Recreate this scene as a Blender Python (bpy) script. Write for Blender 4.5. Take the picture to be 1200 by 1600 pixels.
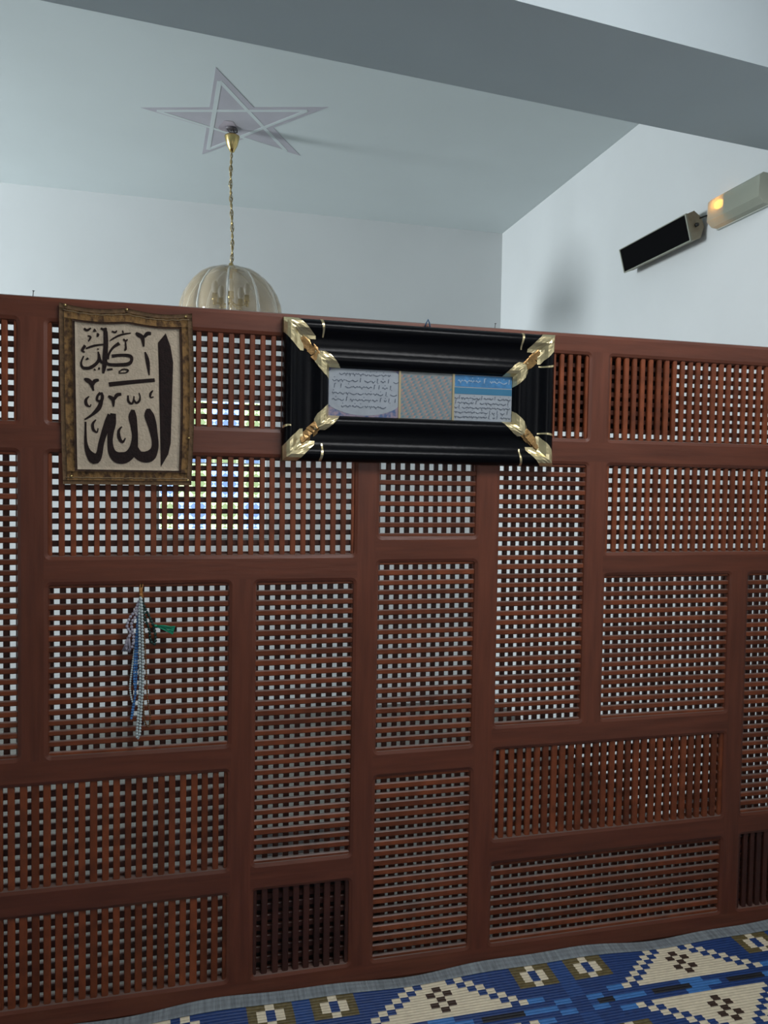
import bpy, bmesh, math, random
from mathutils import Vector, Matrix, noise

random.seed(7)
for o in list(bpy.data.objects):
    bpy.data.objects.remove(o)
SC = bpy.context.scene
COL = SC.collection

# ------------------------------------------------------------------ camera
cam_d = bpy.data.cameras.new('camera')
cam_d.sensor_fit = 'VERTICAL'
cam_d.sensor_height = 36.0
cam_d.lens = 36.0 * 1186.1 / 1600.0
cam_d.clip_start = 0.05
cam = bpy.data.objects.new('camera', cam_d)
COL.objects.link(cam)
r_ = Vector((0.97039911, -0.24097717, 0.01598657))
u_ = Vector((-0.00625537, 0.04109326, 0.99913573))
f_ = Vector((0.24142584, 0.96966043, -0.03836946))
m = Matrix((r_, u_, -f_)).transposed().to_4x4()
m.translation = Vector((0, 0, 1.67))
cam.matrix_world = m
SC.camera = cam

# ------------------------------------------------------------------ world, light, exposure
SC.view_settings.view_transform = 'Standard'
SC.view_settings.look = 'None'
SC.view_settings.gamma = 1.0
SC.view_settings.exposure = 0.0
SC.view_settings.use_curve_mapping = False
W = bpy.data.worlds.new('daylight')
SC.world = W
W.use_nodes = True
W.node_tree.nodes['Background'].inputs[0].default_value = (0.62, 0.78, 1.0, 1)
W.node_tree.nodes['Background'].inputs[1].default_value = 3.0


def area(name, loc, aim, sx, sy, power, col, spread=180):
    d = bpy.data.lights.new(name, 'AREA')
    d.shape = 'RECTANGLE'
    d.size, d.size_y, d.energy, d.color = sx, sy, power, col
    d.spread = math.radians(spread)
    o = bpy.data.objects.new(name, d)
    COL.objects.link(o)
    o.location = loc
    o.rotation_euler = (Vector(aim) - Vector(loc)).to_track_quat('-Z', 'Z').to_euler()
    return o


# daylight entering by the windows of the two rooms
area('daylight_back_room', (-5.9, 3.9, 2.25), (1.6, 6.6, 2.6), 1.4, 1.3, 265, (0.88, 0.96, 1.0), 110)
area('daylight_front_room', (-5.93, 0.4, 1.5), (2.0, 0.7, 1.45), 1.5, 1.1, 14, (0.9, 0.96, 1.0))
area('daylight_front_room_rear', (0.6, -1.13, 2.15), (0.8, 2.0, 2.15), 1.5, 1.0, 8, (0.95, 0.97, 1.0))
area('skylight', (1.05, 0.95, 3.52), (0.95, 1.9, 1.2), 1.3, 0.8, 48, (0.97, 0.98, 1.0))

# ------------------------------------------------------------------ helpers
ORG = {}


def tag(o, label=None, cat=None, group=None, kind=None):
    if label: o['label'] = label
    if cat: o['category'] = cat
    if group: o['group'] = group
    if kind: o['kind'] = kind
    return o


def root(name, loc, label, cat, group=None):
    o = bpy.data.objects.new(name, None)
    o.empty_display_size = 0.05
    COL.objects.link(o)
    o.location = loc
    ORG[o.name] = Vector(loc)
    return tag(o, label, cat, group)


class MB:
    """collects shapes in world coordinates; build() links them as ONE mesh object"""
    def __init__(s):
        s.v, s.f, s.m, s.sm = [], [], [], []

    def add(s, vs, fs, mi=0, smooth=False):
        b = len(s.v)
        s.v += [tuple(p) for p in vs]
        for f in fs:
            s.f.append([i + b for i in f]); s.m.append(mi); s.sm.append(smooth)
        return s

    def box(s, x0, x1, y0, y1, z0, z1, mi=0):
        vs = [(x, y, z) for z in (z0, z1) for y in (y0, y1) for x in (x0, x1)]
        return s.add(vs, [(0, 2, 3, 1), (4, 5, 7, 6), (0, 1, 5, 4), (2, 6, 7, 3), (0, 4, 6, 2), (1, 3, 7, 5)], mi)

    def prism(s, pts, axis, a0, a1, mi=0, smooth=False):
        """pts: closed outline in the two other axes"""
        n = len(pts)
        def P(p, a):
            return {'x': (a, p[0], p[1]), 'y': (p[0], a, p[1]), 'z': (p[0], p[1], a)}[axis]
        vs = [P(p, a0) for p in pts] + [P(p, a1) for p in pts]
        s.add(vs, [(i, (i + 1) % n, n + (i + 1) % n, n + i) for i in range(n)], mi, smooth)
        b = len(s.v) - 2 * n
        s.f.append([b + i for i in range(n)][::-1]); s.m.append(mi); s.sm.append(False)
        s.f.append([b + n + i for i in range(n)]); s.m.append(mi); s.sm.append(False)
        return s

    def tube(s, path, r, n=8, mi=0, cap=True):
        path = [Vector(p) for p in path]
        rs = r if isinstance(r, (list, tuple)) else [r] * len(path)
        vs = []
        prev = None
        for i, p in enumerate(path):
            t = (path[min(i + 1, len(path) - 1)] - path[max(i - 1, 0)]).normalized()
            a = prev if prev is not None else (Vector((0, 1, 0)) if abs(t.y) < .9 else Vector((1, 0, 0)))
            a = (a - t * a.dot(t)).normalized(); prev = a
            b = t.cross(a)
            for k in range(n):
                an = 2 * math.pi * k / n
                vs.append(p + (a * math.cos(an) + b * math.sin(an)) * rs[i])
        fs = [(i * n + k, i * n + (k + 1) % n, (i + 1) * n + (k + 1) % n, (i + 1) * n + k)
              for i in range(len(path) - 1) for k in range(n)]
        if cap:
            fs += [tuple(range(n))[::-1], tuple((len(path) - 1) * n + k for k in range(n))]
        return s.add(vs, fs, mi, True)

    def lathe(s, prof, c, n=24, mi=0):
        """prof: (r, z) from top to bottom around vertical axis at c"""
        vs = [(c[0] + r * math.cos(2 * math.pi * k / n), c[1] + r * math.sin(2 * math.pi * k / n), z)
              for r, z in prof for k in range(n)]
        fs = [(i * n + k, (i + 1) * n + k, (i + 1) * n + (k + 1) % n, i * n + (k + 1) % n)
              for i in range(len(prof) - 1) for k in range(n)]
        return s.add(vs, fs, mi, True)

    def ball(s, c, r, mi=0, nu=8, nv=5, sq=(1, 1, 1)):
        vs = []
        for j in range(nv + 1):
            th = math.pi * j / nv
            for k in range(nu):
                ph = 2 * math.pi * k / nu
                vs.append((c[0] + r * sq[0] * math.sin(th) * math.cos(ph), c[1] + r * sq[1] * math.sin(th) * math.sin(ph), c[2] + r * sq[2] * math.cos(th)))
        fs = [(j * nu + k, (j + 1) * nu + k, (j + 1) * nu + (k + 1) % nu, j * nu + (k + 1) % nu) for j in range(nv) for k in range(nu)]
        return s.add(vs, fs, mi, True)

    def grid(s, fn, nu, nv, mi=0, smooth=True):
        vs = [fn(i / nu, j / nv) for j in range(nv + 1) for i in range(nu + 1)]
        fs = [(j * (nu + 1) + i, j * (nu + 1) + i + 1, (j + 1) * (nu + 1) + i + 1, (j + 1) * (nu + 1) + i) for j in range(nv) for i in range(nu)]
        return s.add(vs, fs, mi, smooth)

    def build(s, name, mats, parent=None, label=None, origin=None):
        org = ORG[parent.name] if parent is not None else (Vector(origin) if origin else Vector((0, 0, 0)))
        me = bpy.data.meshes.new(name)
        me.from_pydata([tuple(Vector(p) - org) for p in s.v], [], s.f)
        mats = mats if isinstance(mats, (list, tuple)) else [mats]
        for mm in mats: me.materials.append(mm)
        me.polygons.foreach_set('material_index', s.m)
        me.polygons.foreach_set('use_smooth', s.sm)
        me.update()
        o = bpy.data.objects.new(name, me)
        COL.objects.link(o)
        if parent is not None:
            o.parent = parent
        else:
            o.location = org
        ORG[o.name] = org
        if label: o['label'] = label
        return o


def struct(name, mb, mat, origin=None):
    return tag(mb.build(name, mat, None, None, origin), kind='structure')


# ------------------------------------------------------------------ materials
def mat(name, col, rough=.6, metal=0, var=0.0, scale=8, stretch=(1, 1, 1), bump=0, bscale=None, island=0.0, spec=.5, col2=None, thr=None):
    M = bpy.data.materials.new(name); M.use_nodes = True
    nt = M.node_tree; N, L = nt.nodes, nt.links
    b = N['Principled BSDF']
    b.inputs['Roughness'].default_value = rough
    b.inputs['Metallic'].default_value = metal
    b.inputs['Specular IOR Level'].default_value = spec
    b.inputs['Base Color'].default_value = (*col, 1)
    if var or bump or island or col2:
        tc = N.new('ShaderNodeTexCoord'); mp = N.new('ShaderNodeMapping')
        mp.inputs['Scale'].default_value = stretch
        L.new(tc.outputs['Object'], mp.inputs['Vector'])
        nz = N.new('ShaderNodeTexNoise'); nz.inputs['Scale'].default_value = scale; nz.inputs['Detail'].default_value = 5
        L.new(mp.outputs['Vector'], nz.inputs['Vector'])
        rp = N.new('ShaderNodeValToRGB')
        lo, hi = (thr if thr else (.3, .7))
        rp.color_ramp.elements[0].position = lo; rp.color_ramp.elements[1].position = hi
        c0 = col2 if col2 else tuple(c * (1 - var) for c in col)
        c1 = col if col2 else tuple(min(1, c * (1 + var)) for c in col)
        rp.color_ramp.elements[0].color = (*c0, 1); rp.color_ramp.elements[1].color = (*c1, 1)
        L.new(nz.outputs['Fac'], rp.inputs['Fac'])
        out = rp.outputs['Color']
        if island:
            ge = N.new('ShaderNodeNewGeometry'); mr = N.new('ShaderNodeMapRange')
            mr.inputs['To Min'].default_value = 1 - island; mr.inputs['To Max'].default_value = 1 + island
            L.new(ge.outputs['Random Per Island'], mr.inputs['Value'])
            mx = N.new('ShaderNodeVectorMath'); mx.operation = 'SCALE'
            L.new(out, mx.inputs[0]); L.new(mr.outputs['Result'], mx.inputs['Scale'])
            out = mx.outputs['Vector']
        L.new(out, b.inputs['Base Color'])
        if bump:
            nb = N.new('ShaderNodeTexNoise'); nb.inputs['Scale'].default_value = bscale or scale * 3; nb.inputs['Detail'].default_value = 3
            L.new(mp.outputs['Vector'], nb.inputs['Vector'])
            bp = N.new('ShaderNodeBump'); bp.inputs['Strength'].default_value = bump; bp.inputs['Distance'].default_value = .004
            L.new(nb.outputs['Fac'], bp.inputs['Height']); L.new(bp.outputs['Normal'], b.inputs['Normal'])
    return M


WALL = (0.57, 0.588, 0.59)
M_wall = mat('painted_plaster', WALL, .75, var=.03, scale=1.5, bump=.15, bscale=14)
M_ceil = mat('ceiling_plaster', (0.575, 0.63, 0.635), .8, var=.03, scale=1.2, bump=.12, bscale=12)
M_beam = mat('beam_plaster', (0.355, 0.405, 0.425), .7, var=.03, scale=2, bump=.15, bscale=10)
M_floor = mat('floor_screed', (0.17, 0.16, 0.15), .6, var=.15, scale=5)
M_wood_v = mat('stained_wood_upright', (0.140, 0.041, 0.021), .4, spec=.42, island=.12, var=.22, scale=5, stretch=(9, 9, .8), bump=.12, bscale=14, col2=None)
M_wood_h = mat('stained_wood_across', (0.133, 0.039, 0.020), .4, spec=.42, island=.12, var=.22, scale=5, stretch=(.8, 9, 9), bump=.12, bscale=14)
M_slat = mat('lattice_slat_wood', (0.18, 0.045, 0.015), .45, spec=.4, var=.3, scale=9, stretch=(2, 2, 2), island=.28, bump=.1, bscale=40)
M_slat2 = mat('shaded_cross_slat_wood', (0.075, 0.022, 0.012), .5, var=.3, scale=9, island=.25)  # shade on the back slat layer put into a darker wood colour
M_back = mat('dark_backing_board', (0.020, 0.012, 0.010), .7, var=.2)
M_black = mat('black_padded_vinyl', (0.002, 0.0023, 0.0035), .28, spec=.13, var=.1, scale=30, bump=.12, bscale=60)
M_gold = mat('gold_foil', (0.78, 0.66, 0.38), .28, .85, var=.12, scale=25, bump=.5, bscale=35)
M_bronze = mat('twisted_bronze_foil', (0.42, 0.25, 0.10), .32, .8, var=.3, scale=50, bump=.5, bscale=60)
M_brass = mat('brass', (0.62, 0.47, 0.20), .22, 1.0)
M_pile = mat('brown_woven_border', (0.235, 0.13, 0.045), .95, scale=70, stretch=(1, 1, .7), bump=.9, bscale=130, col2=(0.06, 0.03, 0.013), thr=(.36, .58))
M_pile_dark = mat('dark_woven_band', (0.045, 0.022, 0.012), .95, var=.4, scale=90, bump=.8, bscale=140)
M_pile_edge = mat('brown_edge_binding', (0.13, 0.075, 0.035), .9, var=.3, scale=80, bump=.6, bscale=140)
M_linen = mat('beige_woven_cloth', (0.52, 0.43, 0.32), .95, var=.1, scale=60, bump=.6, bscale=160)
M_ink = mat('dark_brown_yarn', (0.014, 0.006, 0.005), .95, var=.4, scale=90, bump=.5, bscale=160)
M_star = mat('faded_lilac_paint', (0.44, 0.43, 0.475), .8, var=.06, scale=6)
M_starline = mat('pale_ceiling_paint', (0.575, 0.63, 0.635), .8, var=.03, scale=6)


def dusty_lit_tops(M, top_grey, amt):
    '''Dust and light from above, both put into a grey on upward faces'''
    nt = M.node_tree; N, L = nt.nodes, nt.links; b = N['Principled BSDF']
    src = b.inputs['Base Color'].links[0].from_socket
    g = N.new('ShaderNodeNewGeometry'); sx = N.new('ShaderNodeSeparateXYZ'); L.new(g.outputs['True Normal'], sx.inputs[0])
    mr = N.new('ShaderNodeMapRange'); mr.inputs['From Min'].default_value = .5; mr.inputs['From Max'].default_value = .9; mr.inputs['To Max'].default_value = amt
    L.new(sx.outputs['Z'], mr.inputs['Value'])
    mx = N.new('ShaderNodeMix'); mx.data_type = 'RGBA'; mx.inputs['B'].default_value = (*top_grey, 1)
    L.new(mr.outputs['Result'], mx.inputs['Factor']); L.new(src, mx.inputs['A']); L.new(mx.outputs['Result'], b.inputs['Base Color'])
dusty_lit_tops(M_slat, (.20, .175, .16), .75)  # slat and rail tops: light from above painted in as grey
dusty_lit_tops(M_wood_h, (.16, .13, .115), .6)
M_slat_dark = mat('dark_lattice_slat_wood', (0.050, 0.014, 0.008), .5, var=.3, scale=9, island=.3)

# ------------------------------------------------------------------ room shell
XL, XR, YF, YB, ZC = -6.0, 2.268, -1.2, 5.5, 3.59
struct('floor', MB().box(XL - .1, XR + .1, YF - .1, YB + .1, -.1, 0), M_floor)
struct('ceiling', MB().box(XL - .1, XR + .1, YF - .1, YB + .1, ZC, ZC + .1), M_ceil)
struct('wall_right', MB().box(XR, XR + .12, YF - .1, YB + .1, 0, ZC), M_wall)
struct('wall_front', MB().box(XL, XR, YF - .12, YF, 0, ZC), M_wall)
# left wall with two window openings, back wall with one
def wall_with_holes(mb, axis, a0, a1, u0, u1, holes):
    us = sorted({u0, u1, *[h[0] for h in holes], *[h[1] for h in holes]})
    zs = sorted({0, ZC, *[h[2] for h in holes], *[h[3] for h in holes]})
    for i in range(len(us) - 1):
        for j in range(len(zs) - 1):
            cu, cz = (us[i] + us[i + 1]) / 2, (zs[j] + zs[j + 1]) / 2
            if any(h[0] < cu < h[1] and h[2] < cz < h[3] for h in holes): continue
            if axis == 'x': mb.box(a0, a1, us[i], us[i + 1], zs[j], zs[j + 1])
            else: mb.box(us[i], us[i + 1], a0, a1, zs[j], zs[j + 1])
    return mb
struct('wall_left', MB().box(XL - .12, XL, YF, YB, 0, ZC), M_wall)
WX0, WX1, WZ0, WZ1 = -.275, .49, 1.29, 2.26
struct('wall_back', wall_with_holes(MB(), 'y', YB, YB + .16, XL, XR, [(WX0, WX1, WZ0, WZ1)]), M_wall)
struct('baseboard_back', MB().box(XL, XR, YB - .012, YB, 0, .09), mat('pale_skirting', (.5, .51, .51), .5))
# lowered beam crossing the ceiling just over the screen, slightly askew
def line_y(p, q, x): return p[1] + (q[1] - p[1]) * (x - p[0]) / (q[0] - p[0])
fa, fb = (-.451, 2.442), (2.268, 2.697)
na, nb_ = (.876, 2.076), (1.819, 2.177)
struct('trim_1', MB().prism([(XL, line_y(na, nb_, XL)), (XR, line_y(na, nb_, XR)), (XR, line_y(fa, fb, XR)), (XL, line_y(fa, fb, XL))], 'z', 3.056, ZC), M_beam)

# window in the back wall: frame and chequered tinted panes
def glass(name, col):
    M = bpy.data.materials.new(name); M.use_nodes = True
    nt = M.node_tree; N, L = nt.nodes, nt.links
    N.remove(N['Principled BSDF'])
    t = N.new('ShaderNodeBsdfTransparent'); t.inputs[0].default_value = (*col, 1)
    g = N.new('ShaderNodeBsdfGlossy'); g.inputs['Roughness'].default_value = .2
    mx = N.new('ShaderNodeMixShader'); mx.inputs[0].default_value = .08
    L.new(t.outputs[0], mx.inputs[1]); L.new(g.outputs[0], mx.inputs[2])
    # pressed diagonal pattern thins and thickens the tint
    tc = N.new('ShaderNodeTexCoord'); mp = N.new('ShaderNodeMapping'); mp.inputs['Rotation'].default_value = (0, math.radians(45), 0)
    ck = N.new('ShaderNodeTexChecker'); ck.inputs['Scale'].default_value = 26
    ck.inputs['Color1'].default_value = (*col, 1); ck.inputs['Color2'].default_value = (*[c * .62 for c in col], 1)
    L.new(tc.outputs['Object'], mp.inputs['Vector']); L.new(mp.outputs['Vector'], ck.inputs['Vector'])
    L.new(ck.outputs['Color'], t.inputs[0])
    L.new(mx.outputs[0], N['Material Output'].inputs['Surface'])
    return M
M_gb = glass('blue_tinted_glass', (.74, .84, 1.0)); M_gy = glass('yellow_tinted_glass', (.92, .97, .62))
M_alu = mat('window_frame_paint', (.4, .42, .42), .4)
wn = tag(bpy.data.objects.new('window_1', None), kind='structure'); COL.objects.link(wn)
wn.location = (.1, YB + .05, WZ0); ORG['window_1'] = Vector(wn.location)
fr = MB()
y0, y1 = YB + .04, YB + .08
for a in (WX0, WX1 - .03): fr.box(a, a + .03, y0, y1, WZ0, WZ1)
for a in (WZ0, WZ1 - .03): fr.box(WX0 + .03, WX1 - .03, y0, y1, a, a + .03)
xs = [WX0 + .03, -.13, .105, .335, WX1 - .03]
zs = [WZ0 + .03, 1.545, 1.79, 2.02, WZ1 - .03]
for a in xs[1:-1]: fr.box(a - .006, a + .006, y0 + .005, y1 - .005, WZ0 + .03, WZ1 - .03)
for a in zs[1:-1]: fr.box(WX0 + .03, WX1 - .03, y0 + .008, y1 - .008, a - .006, a + .006)
fr.build('window_frame', M_alu, wn)
for i in range(4):
    for j in range(4):
        MB().box(xs[i] + .004, xs[i + 1] - .004, y0 + .018, y0 + .022, zs[j] + .004, zs[j + 1] - .004).build(
            'window_pane', M_gy if (i + j) % 2 == 0 else M_gb, wn)
MB().box(WX0 - .02, WX1 + .02, YB - .04, YB + .04, WZ0 - .03, WZ0).build('window_sill', M_alu, wn)
# frames around the windows the daylight lamps stand in
for n, (c, ax, w, h) in enumerate([((-6.0, 3.9, 2.25), 'x', 1.6, 1.4), ((-6.0, .4, 1.5), 'x', 1.6, 1.2), ((0.6, -1.2, 2.15), 'y', 1.6, 1.1)]):
    f = MB(); t = .05
    for (du0, du1, dz0, dz1) in [(-w / 2 - t, -w / 2, -h / 2 - t, h / 2 + t), (w / 2, w / 2 + t, -h / 2 - t, h / 2 + t), (-w / 2, w / 2, -h / 2 - t, -h / 2), (-w / 2, w / 2, h / 2, h / 2 + t)]:
        if ax == 'x': f.box(c[0], c[0] + .03, c[1] + du0, c[1] + du1, c[2] + dz0, c[2] + dz1)
        else: f.box(c[0] + du0, c[0] + du1, c[1], c[1] + .03, c[2] + dz0, c[2] + dz1)
    struct('window_%d' % (n + 2), f, M_alu)

f = MB()
for (a, b, c, d) in [(.35, 1.75, .45, .52), (.35, 1.75, 1.38, 1.45), (.35, .40, .52, 1.38), (1.70, 1.75, .52, 1.38)]:
    f.box(a, b, c, d, ZC - .03, ZC)
struct('window_5', f, M_alu)

# ------------------------------------------------------------------ lattice screen
YS, TH = 2.40, .050
SCR = root('lattice_screen', (.3, YS, 0), 'reddish brown wooden lattice partition screen of irregular panels across the room', 'partition')
XA, XZ = -1.62, 2.262
stiles = [(-1.62, -1.56, .068, 2.135), (-1.06, -.998, 1.822, 2.135), (-1.06, -.998, .068, 1.755), (-.493, -.431, 1.822, 2.135), (-.493, -.431, .828, 1.755),
          (.115, .177, .068, 1.362), (.511, .572, .068, 1.755), (.511, .572, 1.822, 2.135), (.928, .99, .068, 1.755), (1.335, 1.395, .832, 1.755),
          (1.335, 1.395, 1.822, 2.135), (1.929, 1.99, .068, 1.366), (2.2, 2.262, .068, 1.755), (2.2, 2.262, 1.822, 2.135)]
rails = [(XA, XZ, 2.135, 2.197), (-1.56, XZ, 1.755, 1.822), (XA, XZ, 0, .068), (-.431, .511, 1.362, 1.426), (.572, .928, 1.421, 1.484), (.572, .928, .708, .772),
         (1.395, 2.2, 1.366, 1.426), (.99, 1.929, .77, .832), (.99, 1.929, .371, .435), (1.99, 2.2, .376, .437), (-.998, .115, .765, .828),
         (-.998, .115, .367, .43), (.177, .511, .371, .436), (-1.56, -1.06, 1.1, 1.162)]
# hole: x0,x1,z0,z1, which layer runs in front, slat width as share of pitch
holes = [(-.998, -.493, 1.822, 2.135, 'v', .46), (-.431, .511, 1.822, 2.135, 'v', .46), (.572, 1.335, 1.822, 2.135, 'v', .48), (1.395, 2.2, 1.822, 2.135, 'v', .50),
         (-.998, -.493, .828, 1.755, 'h', .46), (-.431, .511, 1.426, 1.755, 'v', .46), (-.431, .115, .828, 1.362, 'h', .48), (.177, .511, .436, 1.362, 'h', .52),
         (.177, .511, .068, .371, 'v', .58), (-.998, .115, .43, .765, 'v', .56), (-.998, .115, .068, .367, 'v', .60), (.572, .928, 1.484, 1.755, 'h', .46),
         (.572, .928, .772, 1.421, 'h', .50), (.572, .928, .068, .708, 'h', .57), (.99, 1.335, .832, 1.755, 'h', .50), (1.395, 2.2, 1.426, 1.755, 'v', .50),
         (1.395, 1.929, .832, 1.366, 'h', .50), (1.99, 2.2, .437, 1.366, 'h', .50), (1.99, 2.2, .068, .376, 'v', .56), (.99, 1.929, .435, .77, 'v', .62),
         (.99, 1.929, .068, .371, 'h', .60), (-1.56, -1.06, 1.822, 2.135, 'v', .48), (-1.56, -1.06, 1.162, 1.755, 'h', .48), (-1.56, -1.06, .068, 1.1, 'v', .48)]
BV = .014
def rrect(x0, x1, z0, z1, r, n=5):
    pts = []
    for cx, cz, a in ((x1 - r, z1 - r, 0), (x0 + r, z1 - r, 90), (x0 + r, z0 + r, 180), (x1 - r, z0 + r, 270)):
        for k in range(n + 1):
            t = math.radians(a + 90 * k / n)
            pts.append((cx + r * math.cos(t), cz + r * math.sin(t)))
    return pts
cd = bpy.data.curves.new('plate', 'CURVE'); cd.dimensions = '2D'; cd.fill_mode = 'BOTH'
cd.extrude = TH / 2 - BV * .7; cd.bevel_depth = BV; cd.bevel_resolution = 1
def spl(pts):
    s = cd.splines.new('POLY'); s.points.add(len(pts) - 1)
    for p, q in zip(s.points, pts): p.co = (q[0], q[1], 0, 1)
    s.use_cyclic_u = True
spl([(XA + BV, BV), (XZ - BV, BV), (XZ - BV, 2.197 - BV), (XA + BV, 2.197 - BV)])
for h in holes: spl(rrect(h[0], h[1], h[2], h[3], .020)[::-1])
cd.extrude = TH / 2 - BV; 
co = bpy.data.objects.new('plate', cd); COL.objects.link(co)
dg = bpy.context.evaluated_depsgraph_get()
pm = bpy.data.meshes.new_from_object(co.evaluated_get(dg))
bpy.data.objects.remove(co)
bm = bmesh.new(); bm.from_mesh(pm)
for v in bm.verts: v.co = Vector((v.co.x, YS + TH / 2 - v.co.z, v.co.y))
bmesh.ops.reverse_faces(bm, faces=[]) if False else None
bmesh.ops.remove_doubles(bm, verts=bm.verts, dist=1e-5)
cx = sorted({v for s in stiles for v in s[:2]}); cz = sorted({v for s in rails for v in s[2:]})
for x in cx[1:-1]:
    bmesh.ops.bisect_plane(bm, geom=bm.verts[:] + bm.edges[:] + bm.faces[:], plane_co=(x, 0, 0), plane_no=(1, 0, 0))
for z in cz[1:-1]:
    bmesh.ops.bisect_plane(bm, geom=bm.verts[:] + bm.edges[:] + bm.faces[:], plane_co=(0, 0, z), plane_no=(0, 0, 1))
bmesh.ops.recalc_face_normals(bm, faces=bm.faces)
members = [(r, 'rail') for r in rails] + [(s, 'stile') for s in stiles]
parts = [MB() for _ in members]
idx = [dict() for _ in members]
for f in bm.faces:
    c = f.calc_center_median()
    best, bd = 0, 1e9
    for i, (r, k) in enumerate(members):
        dx = max(r[0] - c.x, 0, c.x - r[1]); dz = max(r[2] - c.z, 0, c.z - r[3])
        d_ = math.hypot(dx, dz) + i * 1e-7
        if d_ < bd: bd, best = d_, i
    mb, ix = parts[best], idx[best]
    ids = []
    for v in f.verts:
        if v.index not in ix:
            ix[v.index] = len(mb.v); mb.v.append(tuple(v.co))
        ids.append(ix[v.index])
    flat = abs(f.normal.y) > .98
    mb.f.append(ids); mb.m.append(0); mb.sm.append(False)
bm.free()
for mb, (r, k) in zip(parts, members):
    mb.build(k, M_wood_h if k == 'rail' else M_wood_v, SCR)

PITCH = .0325
def slat_prof(c, w, y0, y1):
    h = w / 2; b = min(.0028, h * .5)
    return [(c - h, y1), (c - h, y0 + b), (c - h + b, y0), (c + h - b, y0), (c + h, y0 + b), (c + h, y1)]
for (x0, x1, z0, z1, ori, share) in holes:
    mb = MB(); e = BV * .8
    ax0, ax1, az0, az1 = x0 + BV, x1 - BV, z0 + BV, z1 - BV
    nx = max(2, round((ax1 - ax0) / PITCH)); nz = max(2, round((az1 - az0) / PITCH))
    px, pz = (ax1 - ax0) / nx, (az1 - az0) / nz
    yf = (YS + .008, YS + .019); yb = (YS + .027, YS + .038)
    yv, yh = (yf, yb) if ori == 'v' else (yb, yf)
    for i in range(nx + 1):
        c = ax0 + px * i + random.uniform(-.0009, .0009); w = PITCH * (share + .045) * random.uniform(.93, 1.07)
        if i in (0, nx): w *= .8
        j = random.uniform(-.0006, .0006)
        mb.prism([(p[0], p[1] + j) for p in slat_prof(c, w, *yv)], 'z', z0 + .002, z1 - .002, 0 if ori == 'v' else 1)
    for i in range(nz + 1):
        c = az0 + pz * i + random.uniform(-.0009, .0009); w = PITCH * (share + .045) * random.uniform(.93, 1.07)
        if i in (0, nz): w *= .8
        pr = slat_prof(c, w, *yh)
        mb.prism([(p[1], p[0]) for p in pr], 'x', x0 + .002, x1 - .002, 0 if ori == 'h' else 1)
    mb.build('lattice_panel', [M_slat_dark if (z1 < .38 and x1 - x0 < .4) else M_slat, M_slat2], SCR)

# dark board on the far side of the screen behind the top row
bd = MB().box(.60, 1.685, YS + TH + .001, YS + TH + .019, 1.862, 2.15)
bd.box(.60, 1.685, YS + TH + .019, YS + TH + .03, 2.12, 2.15); bd.box(.60, 1.685, YS + TH + .019, YS + TH + .03, 1.862, 1.89)
tag(bd.build('backing_board', M_back, None, None, (1.14, YS + TH, 1.862)), 'dark board fixed behind the top lattice row, blocking its holes right of the framed picture', 'board')

M_box = mat('dull_box_paint', (.06, .055, .05), .7, var=.3)
# things standing behind the screen, glimpsed through the holes
bx = root('storage_box', (.37, 2.62, 0), 'low dark wooden box behind the small dark bottom lattice panel nearest the middle', 'box')
MB().box(.12, .62, 2.47, 2.78, 0.008, .36).build('box_body', M_box, bx); MB().box(.11, .63, 2.46, 2.79, .36, .385).build('box_lid', M_back, bx)
bx = root('storage_box', (2.1, 2.6, 0), 'low dark wooden box on the floor behind the bottom lattice panel at the right edge', 'box')
MB().box(1.98, 2.25, 2.47, 2.74, 0.008, .34).build('box_body', M_box, bx); MB().box(1.97, 2.255, 2.46, 2.75, .34, .365).build('box_lid', M_back, bx)
cpt = MB(); cpt.grid(lambda a, b: (-5.7 + 7.94 * a, 2.455 + 3.0 * b, .006 + .001 * math.sin(a * 60) * math.sin(b * 30)), 60, 30)
cq = cpt.build('carpet', mat('light_grey_carpet', (.15, .145, .13), .95, var=.1, scale=20, bump=.3, bscale=90), None, None, (-1, 4, 0))
cq.modifiers.new('solid', 'SOLIDIFY').thickness = .006
tag(cq, 'light grey carpet covering the floor of the room behind the screen', 'carpet')

# ------------------------------------------------------------------ framed picture
OX0, OX1, OZ0, OZ1 = .262, 1.178, 1.735, 2.178
YP = YS - .002
PIC = root('framed_picture', ((OX0 + OX1) / 2, YP, OZ0), 'wide framed religious text picture in thick black padded frame with gold foil corners', 'picture')
prof = [(0, 0), (0, .018), (.004, .029), (.012, .037), (.022, .040), (.032, .037), (.041, .029), (.05, .022), (.062, .019), (.078, .018), (.092, .020), (.102, .026), (.112, .031), (.122, .032), (.132, .028), (.140, .020), (.1455, .008), (.1465, .004)]
def ph(u):
    for a, b in zip(prof[1:], prof[2:]):
        if a[0] <= u <= b[0]:
            return a[1] + (b[1] - a[1]) * (u - a[0]) / max(1e-6, b[0] - a[0])
    return prof[-1][1]
# corner list with inward directions (sx, sz)
C4 = [(OX0, OZ1, 1, -1), (OX1, OZ1, -1, -1), (OX1, OZ0, -1, 1), (OX0, OZ0, 1, 1)]
fmb = MB()
for k in range(4):
    a, b = C4[k], C4[(k + 1) % 4]
    vs = []
    for (cx_, cz_, sx, sz) in (a, b):
        for (u, h) in prof: vs.append((cx_ + sx * u, YP - h, cz_ + sz * u))
    n = len(prof)
    part = MB(); part.add(vs, [(i, n + i, n + i + 1, i + 1) for i in range(n - 1)], 0, True)
    part.build('frame_moulding', M_black, PIC)
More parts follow.
